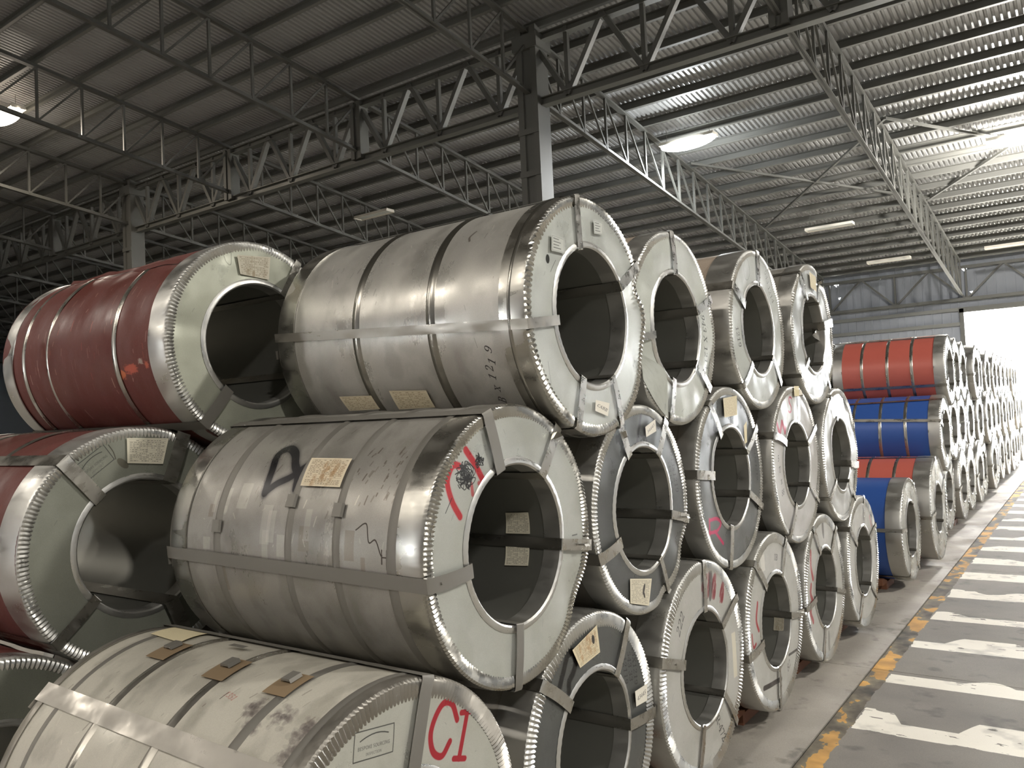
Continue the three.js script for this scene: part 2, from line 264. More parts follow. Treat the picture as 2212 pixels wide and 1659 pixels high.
// lamps: long trough fittings on wires
const tubeMat = std({ color: 0xffffff, emissive: 0xffffff, emissiveIntensity: 14 }), tubeOff = std({ color: 0xc9cbc6, roughness: 0.4 });
const tubeMats = new Map();
const LAMP_WORDS = { '-20.9': 'switched-on trough lamp glowing beside the lattice truss left of the red coils', '-6.75': 'switched-on trough lamp glowing right of the tall steel column', '0.42': 'switched-on trough lamp glowing above the aisle towards the bright doorway', '-5.25': 'switched-off trough lamp, the farther from the far wall of two before it', '-4.5': 'switched-off trough lamp close to the far wall, short of the nearer truss', '-17.4': 'switched-off trough lamp above the silver coil with 1219 on its side', '-0.6': 'switched-off trough lamp close to the far wall above the doorway' };
function fitting(x, drop, z, strength, colour, spill = 1) {
  const y = roofY(z) - drop, lit = strength > 0;
  const t = thing('high_bay_lamp', LAMP_WORDS[x] ?? 'unseen trough lamp placed behind or beside the viewer to light the stacks', 'lamp', lit ? 'lit roof lamps' : 'unlit roof lamps', [x, y, z]);
  const shell = new THREE.Shape([[-0.2, 0], [-0.16, 0.09], [0.16, 0.09], [0.2, 0], [0.185, 0], [0.148, 0.078], [-0.148, 0.078], [-0.185, 0]].map((p) => new THREE.Vector2(...p)));
  const sg = new THREE.ExtrudeGeometry(shell, { depth: 1.5, bevelEnabled: false }); sg.translate(0, 0, -0.75); sg.rotateY(Math.PI / 2);
  part('housing', sg, M.tape, t);
  for (const e of [-0.75, 0.75]) part('end_cap', box(0.01, 0.09, 0.34, e, 0.045, 0), M.tape, t);
  let tm = tubeOff;
  if (lit) { if (!tubeMats.has(colour)) { const m = tubeMat.clone(); m.emissive.set(colour); tubeMats.set(colour, m); } tm = tubeMats.get(colour); }
  const tg = new THREE.CylinderGeometry(0.02, 0.02, 1.42, 10); tg.rotateZ(Math.PI / 2);
  if (lit) { const lg = new THREE.SphereGeometry(1, 18, 5, 0, Math.PI * 2, Math.PI / 2, Math.PI / 2); lg.scale(0.78, 0.2, 0.27); part('lamp_bloom_bowl', lg, tm, t); }  // glowing bowl added to give lit lamps their bloomed outline
  else for (const k of [-0.11, -0.037, 0.037, 0.11]) part('lamp_tube', tg, tm, t).position.set(0, 0.035, k);
  for (const e of [-0.6, 0.6]) part('wire', bar([e, 0.09, 0], [e, drop - 0.01, 0], 0.008, 0.008), M.steelLight, t);
  if (lit) {
    const a = new THREE.RectAreaLight(colour, 420 * strength, 1.45, 0.4); a.rotation.x = -Math.PI / 2; a.position.set(0, -0.21, 0); t.add(a);
    if (spill < 0.3) return;
    const p = new THREE.PointLight(colour, 16 * strength * spill); p.position.set(0, -0.4, 0); p.castShadow = true; p.shadow.radius = 8; t.add(p);
  }
}
for (const a of LAMPS_LIT) fitting(...a);
for (const a of LAMPS_UNLIT) fitting(a[0], a[1], a[2], 0);

// ---------------------------------------------------------------- coils
const sealGeo = (() => { const s = new THREE.Shape([[-0.026, -0.004], [-0.021, 0.004], [0.021, 0.004], [0.026, -0.004], [0.021, -0.001], [-0.021, -0.001]].map((p) => new THREE.Vector2(...p))); const g = new THREE.ExtrudeGeometry(s, { depth: 0.036, bevelEnabled: false }); g.translate(0, 0, -0.018); return g; })();
// local frame of a coil: axis along x with its face at x = +L/2, resting point at the origin. s = distance behind the face, rho/phi polar about the axis (phi 0 = away from the aisle start, 90 = up).
function coilKit(o) {
  const { R, L } = o, dents = o.dents ?? [], sd = o.seed ?? 1, buckle = o.buckle ?? 0.004;
  const P = (s, rho, phi) => {
    const k = rho / R;
    for (const [pd, w, depth, ws] of dents) { let d = ((phi - pd + 540) % 360) - 180; const e = Math.exp(-(d * d) / (w * w)) * Math.exp(-(s * s) / (ws * ws)); if (k > 0.62) rho -= depth * e * (k - 0.62) / 0.38; if (k < 1) s += depth * 0.9 * e * Math.max(0, k - 0.55) / 0.45; }
    const a = phi * D2R; return [L / 2 - s, R + rho * Math.sin(a), -rho * Math.cos(a)];
  };
  const wav = (rho, phi) => { const a = phi * D2R, x = rho * Math.cos(a), y = rho * Math.sin(a); return ((vnoise(x * 5 + 50, y * 5 + 50, sd) - 0.5) * 2 + (vnoise(x * 13 + 50, y * 13 + 50, sd + 3) - 0.5) * 0.7) * buckle; };
  return { P, wav };
}
function edgeGeo(o, front) {
  const { R, L } = o, N = front ? o.pleats ?? 190 : 48, ew = o.ew ?? 0.11, fw = o.fw ?? 0.042, K = coilKit(o), n = N * 2, r = rng(o.seed * 31 + 5), sd = o.seed;
  const amp = [], sh = []; for (let j = 0; j < n; j++) { amp.push((j % 2 ? 1 : -1) * (0.0017 + 0.0017 * vnoise(j / 9, 3, sd) + 0.0006 * r())); sh.push((r() - 0.5) * 0.05); } amp.push(amp[0]); sh.push(sh[0]);
  const prof = [[ew, R - 0.002], [ew, R + 0.002], [ew * 0.62, R + 0.0025], [0.02, R + 0.002], [0.007, R - 0.001], [0.0, R - 0.008], [-0.001, R - 0.015], [-0.0005, R - fw * 0.7], [0.004, R - fw]];
  const pl = [0, 0, 0, 0.05, 0.5, 1, 1, 1, 0.8];
  const g = grid(prof.length - 1, n, (u, v, i, j) => { const [s, rho] = prof[i], ph = (j + (front ? sh[j] : 0)) / n * 360 - 90, w = (vnoise(j * 14 / n * (R / 0.46), s * 12, sd + 9, 0, 0) - 0.5) * 0.004 * (i < 4 && i > 0 ? 1 : 0.3); const q = s - (front ? amp[j] * pl[i] : 0) - (i > 5 ? K.wav(rho, ph) * 0.6 : 0); const p = K.P(q, rho + w, ph); return front ? p : [-p[0], p[1], p[2]]; }, (u, v) => [u * 0.4, v * 6]);
  if (!front) { const idx = g.index.array; for (let k = 0; k < idx.length; k += 3) { const t = idx[k]; idx[k] = idx[k + 1]; idx[k + 1] = t; } }
  return toCreasedNormals(g, 0.5);
}
function coil(o) {
  const { R } = o, L = o.L = o.L ?? 1.25, r = o.r = o.r ?? 0.258; o.seed = o.seed ?? 1;
  const K = coilKit(o), { P, wav } = K;
  const t = thing('steel_coil', o.label, 'steel coil', o.group, [o.x - L / 2, o.y - R, o.z]);
  t.userData.K = undefined; delete t.userData.K;
  // wrap
  part('wrap', grid(14, 96, (u, v) => { const s = 0.01 + u * (L - 0.02), ph = v * 360 - 90; const w = (vnoise(s * 4, v * 11, o.seed + 40) - 0.5) * (o.wrapWave ?? 0.0016); return P(s, R - 0.003 + w, ph); }, (u, v) => { const s = 0.01 + u * (L - 0.02); return [1 - s / L, 1 - (((v * 360 - 90) + 360) / 360 - 0)]; }), o.wrap, t);
  // face sheets
  const rIn = r + 0.02, rOut = R - 0.012;
  part('face_sheet', grid(9, 96, (u, v) => { const rho = rIn + (rOut - rIn) * u, ph = v * 360 - 90; return P(0.004 - wav(rho, ph), rho, ph); }, (u, v) => { const rho = (rIn + (rOut - rIn) * u) / R, a = (v * 360 - 90) * D2R; return [0.5 + rho * Math.cos(a) / 2, 0.5 + rho * Math.sin(a) / 2]; }), o.face, t);
  part('back_sheet', grid(2, 48, (u, v) => { const rho = rIn + (rOut - rIn) * u, ph = v * 360; return P(L - 0.004, rho, ph); }), M.faceLight, t);
  part('edge_protector', edgeGeo(o, true), o.edge ?? M.galv, t);
  part('edge_protector', edgeGeo(o, false), o.edge ?? M.galv, t);
  // core: ring on the face, lining of the bore
  const cf = o.cf ?? 0.025;
  part('core_ring', toCreasedNormals(grid(4, 120, (u, v, i, j) => { const q = [[0.002, r + cf], [-0.003, r + cf * 0.6], [-0.003, r + 0.006], [0.003, r], [0.07, r - 0.001]][i], ph = v * 360 - 90; return P(q[0] - wav(q[1], ph) * 0.8 + (j % 2 && i < 3 ? 0.0012 : 0), q[1], ph); }, (u, v) => [u * 0.2, v * 3]), 0.6), o.coreMat ?? M.galv, t);
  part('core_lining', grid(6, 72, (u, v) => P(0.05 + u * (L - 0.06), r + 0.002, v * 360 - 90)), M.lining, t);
  // straps round the body
  for (const b of o.bands ?? []) {
    const w = b.w ?? 0.034;
    const m = part('band_strap', grid(3, 96, (u, v, i) => { const ph = v * 360 - 90, s = b.s + (u - 0.5) * w + Math.sin(ph * D2R * 2 + b.s * 9) * 0.004; return P(s, R + (i === 0 || i === 3 ? -0.003 : 0.0025) + (b.lift ?? 0), ph); }, (u, v) => [u * 0.1, v * 5]), b.mat ?? o.strap ?? M.strap, t);
    if (b.seal !== undefined) { const q = part('strap_seal', sealGeo, b.mat ?? o.strap ?? M.strap, m); const p = P(b.s, R + 0.006, b.seal); q.position.set(...p); q.rotation.set((b.seal - 90) * D2R, 0, 0); q.scale.set(0.9, 1, 1.2); }
  }
  // straps through the eye
  for (const e0 of o.eyes ?? []) {
    const e = typeof e0 === 'number' ? { a: e0 } : e0, hw = (e.w ?? 0.034) / 2, path = [];
    const lift = e.lift ?? 0.006;
    for (let k = 0; k <= 10; k++) path.push([L + 0.006 - k / 10 * (L + 0.012), R + 0.0045]);
    path.push([-0.004 - lift, R - 0.004]);
    for (let k = 1; k <= 6; k++) path.push([-lift - 0.002 - 0.003 * Math.sin(k / 6 * Math.PI), R - 0.004 - (R - r + 0.002 - 0.004) * k / 6]);
    for (let k = 0; k <= 5; k++) path.push([-0.006 + k / 5 * (L + 0.012), r - 0.005]);
    path.push([L + 0.007, (r + R) / 2]); path.push(path[0]);
    const ta = e.a * D2R, tz = Math.sin(ta), ty = Math.cos(ta), tilt = e.tilt ?? 0;
    const m = part('eye_strap', toCreasedNormals(grid(path.length - 1, 1, (u, v, i) => { const [s, rho] = path[i], c = (v - 0.5) * 2 * hw, ph = e.a + tilt * Math.max(-1, Math.min(1, (R - rho) / (R - r))) + (i <= 10 ? (e.drift ?? 0) * (s / L) : 0); const p = P(s, rho, ph); return [p[0], p[1] + ty * c, p[2] + tz * c]; }, (u, v) => [v * 0.1, u * 5]), 0.5), e.mat ?? o.strap ?? M.strap, t);
    if (e.seal) { const q = part('strap_seal', sealGeo, e.mat ?? o.strap ?? M.strap, m), rho = r + (R - r) * e.seal, p = P(-0.013, rho, e.a + tilt * (1 - e.seal)); q.position.set(...p); q.rotation.set(0, 0, 0); q.lookAt; const mt = new THREE.Matrix4().makeBasis(new THREE.Vector3(0, ty, tz), new THREE.Vector3(1, 0, 0), new THREE.Vector3(0, Math.sin(ta), -Math.cos(ta)).multiplyScalar(-1)); q.quaternion.setFromRotationMatrix(mt); }
  }
  t.userData = { ...t.userData };
  return { t, P, o };
}
// a flat paper on the body ([s, phi] corners) or the face ([a, b] corners in units of R), corners: top left, top right, bottom right, bottom left
function paper(c, where, q, mat, name = 'paper_label', lift = 0.003) {
  const { P, o } = c, n = 6;
  return part(name, grid(n, n, (u, v) => {
    const x = (k) => (q[3][k] * (1 - u) + q[2][k] * u) * (1 - v) + (q[0][k] * (1 - u) + q[1][k] * u) * v;
    if (where === 'body') return P(x(0), o.R + lift, x(1));
    if (where === 'bore') return P(x(0), o.r - 0.004, x(1));
    const a = x(0) * o.R, b = x(1) * o.R; return P(-lift - 0.004, Math.hypot(a, b), Math.atan2(b, a) / D2R);
  }), mat, c.t);
}
// printed papers
function sheet(w, h, base, draw) { const c = canvas(w, h), x = c.getContext('2d'); x.fillStyle = base; x.fillRect(0, 0, w, h); draw?.(x, w, h); fillTile(x, GRAIN, w, h, 256, 0.5); const t = tex(c); t.wrapS = t.wrapT = THREE.ClampToEdgeWrapping; return std({ map: t, roughness: 0.75, side: THREE.DoubleSide }); }
function table(x, w, h, rows, ink, seed, colm = 2) {
  const r = rng(seed); x.strokeStyle = ink; x.fillStyle = ink; x.lineWidth = 2;
  for (let k = 0; k <= rows; k++) { const y = h * 0.06 + k / rows * h * 0.88; x.globalAlpha = 0.75; x.beginPath(); x.moveTo(w * 0.05, y); x.lineTo(w * 0.95, y); x.stroke(); if (k < rows) { x.globalAlpha = 0.7; let px = w * 0.07; while (px < w * 0.9) { const l = w * (0.02 + r() * 0.06); if (r() > 0.3) x.fillRect(px, y + h / rows * 0.28, l, h / rows * 0.3); px += l + w * 0.02; } } }
  for (let k = 1; k < colm; k++) { x.globalAlpha = 0.7; x.beginPath(); x.moveTo(w * k / colm, h * 0.06); x.lineTo(w * k / colm, h * 0.94); x.stroke(); }
  x.globalAlpha = 1;
}
function stain(x, w, h, color, seed, n = 40) { const r = rng(seed); x.fillStyle = color; for (let k = 0; k < n; k++) { x.globalAlpha = 0.08 + r() * 0.14; x.beginPath(); x.ellipse(w * (0.2 + r() * 0.7), h * (0.1 + r() * 0.85), w * (0.01 + r() * 0.05), h * (0.05 + r() * 0.2), 0.1, 0, 7); x.fill(); } x.globalAlpha = 1; }
const PAPER = {
  form: sheet(256, 192, '#d6d0bb', (x, w, h) => table(x, w, h, 12, '#6b675c', 3)),
  formTan: sheet(256, 192, '#d9cdb0', (x, w, h) => table(x, w, h, 9, '#8a7550', 5)),
  formStain: sheet(320, 256, '#dccfb4', (x, w, h) => { table(x, w, h, 16, '#6e5a40', 7); stain(x, w, h, '#8a5a2c', 4, 26); }),
  formTorn: sheet(192, 224, '#d3cbb4', (x, w, h) => { table(x, w, h, 18, '#7a7464', 9, 1); x.fillStyle = '#3a3530'; x.beginPath(); x.ellipse(w * 0.66, h * 0.4, 9, 48, 0.1, 0, 7); x.fill(); x.beginPath(); x.ellipse(w * 0.7, h * 0.62, 8, 26, -0.3, 0, 7); x.fill(); }),
  formBurnt: sheet(256, 256, '#d6c9a9', (x, w, h) => { table(x, w, h, 18, '#7d705a', 11, 1); stain(x, w, h * 0.9, '#8d5b2f', 14, 40); x.fillStyle = '#35302a'; x.beginPath(); x.ellipse(w * 0.78, h * 0.36, 15, 44, 0, 0, 7); x.fill(); }),
  formOld: sheet(256, 192, '#bcb6a4', (x, w, h) => { table(x, w, h, 10, '#756b56', 13); stain(x, w, h, '#6c5a3c', 24, 16); }),
  blank: sheet(128, 64, '#d9cda9'), beige: sheet(96, 128, '#cfc5a6', (x, w, h) => table(x, w, h, 11, '#a89a78', 15, 1)),
  plainGrey: sheet(96, 96, '#b9bbb4', (x, w, h) => { x.fillStyle = '#6d6f6b'; for (let k = 0; k < 4; k++) x.fillRect(14, 16 + k * 18, 40 + (k * 13) % 26, 6); x.strokeStyle = '#8d8f8b'; x.lineWidth = 3; x.strokeRect(6, 6, w - 12, h - 12); }),
  mark: (s, w = 128, h = 96, rot = -0.15) => sheet(w, h, '#ded9cb', (x) => text(x, s, w / 2, h / 2, h * 0.36, '#2b2c30', rot, 'serif', 'italic')),
};
// painted bodies: drawn in millimetres, x from the back end (0) to the face (L), y = arc length from phi 0
function bodyMat(o, base, draw, extra = {}) {
  const L = (o.L ?? 1.25) * 1000, C = 2 * Math.PI * o.R * 1000, W = o.bw ?? 1280, H = o.bh ?? 2048, c = canvas(W, H), x = c.getContext('2d');
  x.fillStyle = base; x.fillRect(0, 0, W, H); fillTile(x, BLOT, W, H, 512, o.dirt ?? 0.6); fillTile(x, BLOT, W, H, 1024, o.dirt ?? 0.5); fillTile(x, GRAIN, W, H, 256, 0.55);
  x.scale(W / L, H / C);
  const X = (s) => L - s * 1000, Y = (ph) => ph / 360 * C;
  draw?.(x, X, Y, C);
  const t = tex(c);
  return std({ map: t, metalness: 0.5, roughness: 0.58, roughnessMap: ROUGH, ...extra });
}
function faceMat(base, draw, extra = {}, n = 768) {
  const c = canvas(n, n), x = c.getContext('2d'); x.fillStyle = base; x.fillRect(0, 0, n, n); fillTile(x, BLOT, n, n, 512, 0.16); fillTile(x, GRAIN, n, n, 256, 0.4);
  const r = rng(base.length * 7 + n); for (let k = 0; k < 26; k++) { stroke(x, [[r() * n, r() * n], [r() * n, r() * n]].map((p, i, a) => (i ? [a[0][0] + (r() - 0.5) * 50, a[0][1] + (r() - 0.5) * 50] : p)), 0.6 + r(), 'rgba(70,70,66,0.35)'); }
  draw?.(x, (a) => (a + 1) / 2 * n, (b) => (1 - b) / 2 * n, n / 2);
  return std({ map: tex(c), metalness: 0.3, roughness: 0.62, roughnessMap: ROUGH, ...extra });
}
function stamp(x, u, k) { // the boxed inspection stamp, drawn in a k-wide frame at the origin
  x.strokeStyle = '#3a3b38'; x.lineWidth = k * 0.018; x.strokeRect(-k / 2, -k * 0.26, k, k * 0.52);
  x.beginPath(); x.moveTo(-k * 0.36, -k * 0.08); x.quadraticCurveTo(0, -k * 0.24, k * 0.36, -k * 0.12); x.lineWidth = k * 0.02; x.stroke();
  text(x, 'BESPOKE SOURCING', 0, k * 0.05, k * 0.088, '#4a4b47'); text(x, 'INSPECTION', 0, k * 0.17, k * 0.07, '#5a5b56');
}
const rustFlecks = (x, X, Y, seed, s0, s1, p0, p1, n, color = 'rgba(60,48,38,0.75)') => { const r = rng(seed); for (let k = 0; k < n; k++) { const s = s0 + r() * (s1 - s0), p = p0 + r() * (p1 - p0), l = 6 + r() * 26; x.save(); x.translate(X(s), Y(p)); x.rotate(0.18 + r() * 0.2); x.fillStyle = color; x.globalAlpha = 0.25 + r() * 0.5; x.fillRect(-1.5 - r() * 2, -l / 2, 3 + r() * 3, l); x.restore(); } };
const scuffs = (x, X, Y, seed, s0, s1, p0, p1, n, color) => { const r = rng(seed); for (let k = 0; k < n; k++) { const s = s0 + r() * (s1 - s0), p = p0 + r() * (p1 - p0); x.globalAlpha = 0.2 + r() * 0.5; stroke(x, [[X(s), Y(p)], [X(s) + (r() - 0.5) * 30, Y(p) + (r() - 0.2) * 50]], 1 + r() * 4, color); x.globalAlpha = 1; } };

// wraps shared by the plain coils
const WRAP = {
  dull: bodyMat({ R: 0.46, bw: 512, bh: 1024, dirt: 0.8 }, '#a8a49c'),
  tan: bodyMat({ R: 0.46, bw: 512, bh: 1024, dirt: 0.7 }, '#ab9c8c', undefined, { metalness: 0.15, roughness: 0.75 }),
  silver: std({ color: col(0xb4b2ac), metalness: 0.85, roughness: 0.5, roughnessMap: ROUGH }),
  red: std({ color: col(0xbd6154), metalness: 0.05, roughness: 0.36 }),
  blue: std({ color: col(0x33579f), metalness: 0.05, roughness: 0.34 }),
};
const COILS = {};
const G1 = undefined;
// ---- first coils of the near stack, whose sides are seen
{
  const o = { x: 0.0405, y: 2.1667, z: -0.9555, R: 0.453, L: 1.285, seed: 11, pleats: 138, buckle: 0.003, dents: [[20, 9, 0.022, 0.16], [342, 16, 0.014, 0.14], [150, 5, 0.01, 0.06]] };
  o.label = 'silver-wrapped coil on the top tier with 1219 handwritten along its side';
  o.wrap = bodyMat({ ...o, dirt: 0.35 }, '#b7b5ae', (x, X, Y) => {
    ['B', 'x', '1', '2', '1', '9'].forEach((ch, i) => { const q = [[0.203, 222.9], [0.201, 216.1], [0.198, 210], [0.197, 205.7], [0.179, 202.7], [0.181, 197]][i]; text(x, ch, X(q[0]), Y(q[1]), 44, '#2a2826', i === 3 ? -1.5 : -1.25, 'serif', 'italic'); });
    rustFlecks(x, X, Y, 5, 0.7, 1.1, 140, 170, 16, 'rgba(80,76,72,0.5)'); scuffs(x, X, Y, 6, 0.1, 1.15, 128, 150, 24, '#d8d4cc'); scuffs(x, X, Y, 8, 0.1, 1.15, 135, 200, 14, '#6d685f');
    stroke(x, smooth([[X(0.30), Y(134)], [X(0.315), Y(138)], [X(0.305), Y(141)]]), 9, 'rgba(80,70,62,0.6)');
  }, { roughness: 0.55, metalness: 0.5 });
  o.face = faceMat('#b9bcb5', (x, A, B, k) => {
    x.fillStyle = '#33342f'; x.beginPath(); x.ellipse(A(-0.65), B(0.4), 0.025 * k, 0.035 * k, 0, 0, 7); x.fill();
    stroke(x, [[A(-0.54), B(0.4)], [A(-0.62), B(0.3)]], 1.5, '#4a4b46'); stroke(x, [[A(-0.72), B(-0.4)], [A(-0.68), B(-0.62)]], 1.2, '#6a6b66');
  });
  o.edge = M.galvShiny; o.bands = [{ s: 0.805, w: 0.042, mat: M.strapShiny }, { s: 0.425, w: 0.042, mat: M.strapShiny }, { s: 0.066, w: 0.02, mat: M.strapShiny, lift: 0.003 }];
  o.eyes = [{ a: 102, w: 0.036, tilt: 7 }, { a: 32, w: 0.044 }, { a: 187.5, drift: -9, w: 0.036, mat: M.galvDull }, { a: 249, w: 0.04, tilt: -3 }, { a: 292, w: 0.034, tilt: 5 }];
  const c = COILS.T1 = coil(o);
  paper(c, 'body', [[0.993, 213.4], [0.812, 214.2], [0.809, 223], [0.985, 223]], PAPER.formTan); paper(c, 'body', [[0.706, 212.2], [0.519, 213.6], [0.522, 224], [0.71, 224]], PAPER.formTan);
  paper(c, 'face', [[0.05, 0.82], [0.22, 0.82], [0.2, 0.71], [0.05, 0.7]], PAPER.plainGrey); paper(c, 'face', [[-0.62, 0.59], [-0.43, 0.58], [-0.43, 0.46], [-0.63, 0.46]], PAPER.plainGrey);
  paper(c, 'face', [[-0.06, -0.7], [0.17, -0.73], [0.13, -0.84], [-0.08, -0.79]], PAPER.mark('CABB', 96, 80, 0.2));
}
{
  const o = { x: 0.0027, y: 1.3856, z: -0.4554, R: 0.457, L: 1.27, seed: 12, pleats: 200, buckle: 0.003, dents: [[325, 14, 0.016, 0.1]] };
  o.label = 'dusty steel coil with a black sprayed 4 on its side and red-painted face';
  o.wrap = bodyMat({ ...o, dirt: 0.5 }, '#98958e', (x, X, Y) => {
    const q = (l) => l.map(([s, p]) => [X(s), Y(p)]);
    stroke(x, smooth(q([[0.76, 154.5], [0.772, 144.2], [0.792, 134.7], [0.758, 131.7], [0.704, 134.9], [0.665, 141.2], [0.622, 146.9], [0.609, 152.2]])), 32, 'rgba(26,25,28,0.92)', 14);
    stroke(x, smooth(q([[0.76, 154.5], [0.716, 150.4], [0.656, 147], [0.605, 141.5]])), 28, 'rgba(26,25,28,0.9)', 14);
    stroke(x, smooth(q([[0.286, 168.1], [0.246, 165.5], [0.225, 172.6], [0.202, 171.4], [0.175, 177]])), 4, '#332b24'); stroke(x, q([[0.172, 175], [0.172, 180]]), 5, '#3a322b'); stroke(x, q([[0.152, 175], [0.152, 182]]), 5, '#3a322b'); stroke(x, q([[0.172, 177.6], [0.152, 177.6]]), 4, '#3a322b');
    rustFlecks(x, X, Y, 15, 0.13, 0.36, 134, 160, 46); rustFlecks(x, X, Y, 16, 0.36, 1.2, 120, 165, 40, 'rgba(70,60,52,0.5)');
    const r = rng(77); for (let k = 0; k < 16; k++) { x.fillStyle = r() > 0.5 ? 'rgba(110,96,84,0.35)' : 'rgba(205,200,190,0.3)'; x.fillRect(X(1.1 - r() * 0.95), Y(150 + r() * 36), 16 + r() * 50, 30 + r() * 120); }
    scuffs(x, X, Y, 18, 0.15, 1.2, 150, 185, 34, '#c9c3b8');
  }, { metalness: 0.4, roughness: 0.6 });
  o.face = faceMat('#b0b2aa', (x, A, B, k) => {
    const q = (l) => l.map(([a, b]) => [A(a), B(b)]), red = 'rgba(176,38,44,0.85)';
    stroke(x, smooth(q([[-0.62, 0.6], [-0.68, 0.61], [-0.73, 0.56], [-0.75, 0.5], [-0.71, 0.38], [-0.63, 0.27]])), 0.045 * k, red, 5); stroke(x, q([[-0.54, 0.7], [-0.45, 0.6], [-0.37, 0.48]]), 0.05 * k, red, 5); stroke(x, q([[-0.5, 0.47], [-0.49, 0.4]]), 0.03 * k, 'rgba(176,38,44,0.5)', 4); stroke(x, q([[-0.42, 0.47], [-0.35, 0.45]]), 0.03 * k, 'rgba(176,38,44,0.5)', 4);
    const r = rng(5); for (const [ca, cb, ra, rb, n] of [[-0.55, 0.53, 0.12, 0.1, 70], [-0.4, 0.62, 0.06, 0.06, 34]]) { const l = []; for (let i = 0; i < n; i++) { const a = r() * 6.28, m = Math.sqrt(r()); l.push([A(ca + Math.cos(a) * ra * m), B(cb + Math.sin(a) * rb * m)]); } stroke(x, smooth(l, 5), 2.2, '#20201f'); }
    stroke(x, q([[-0.71, 0.4], [-0.78, 0.31]]), 2, '#2a2a28'); stroke(x, q([[0.75, -0.05], [0.82, -0.05]]), 4, 'rgba(60,60,56,0.6)'); stroke(x, q([[0.76, -0.14], [0.85, -0.15]]), 3, 'rgba(60,60,56,0.5)');
  });
  o.bands = [{ s: 0.975, w: 0.04, mat: M.strapDull, seal: 170 }, { s: 0.60, seal: 158, mat: M.strapDull }, { s: 0.37, seal: 161, mat: M.strapDull }, { s: 0.125, w: 0.05, mat: M.strapDull }];
  o.eyes = [{ a: 109, w: 0.05, tilt: 1, mat: M.strapDull }, { a: 55, w: 0.045, seal: 0.8 }, { a: 351, w: 0.04, seal: 0.6 }, { a: 264, w: 0.04, tilt: 1, mat: M.strapDull }, { a: 186.5, w: 0.045, drift: -3, tilt: 3, seal: 0.75, mat: M.strapDull }];
  o.edge = M.galvShiny;
  const c = COILS.M1 = coil(o);
  paper(c, 'body', [[0.589, 138.3], [0.391, 138.9], [0.389, 151.9], [0.579, 151.5]], PAPER.formStain, 'paper_label', 0.006);
  paper(c, 'bore', [[0.23, 14.5], [0.127, 15.6], [0.13, 357.8 - 360], [0.238, 357.1 - 360]], PAPER.form); paper(c, 'bore', [[0.237, 348.5], [0.132, 349.7], [0.124, 332.1], [0.227, 330.9]], PAPER.form);
}
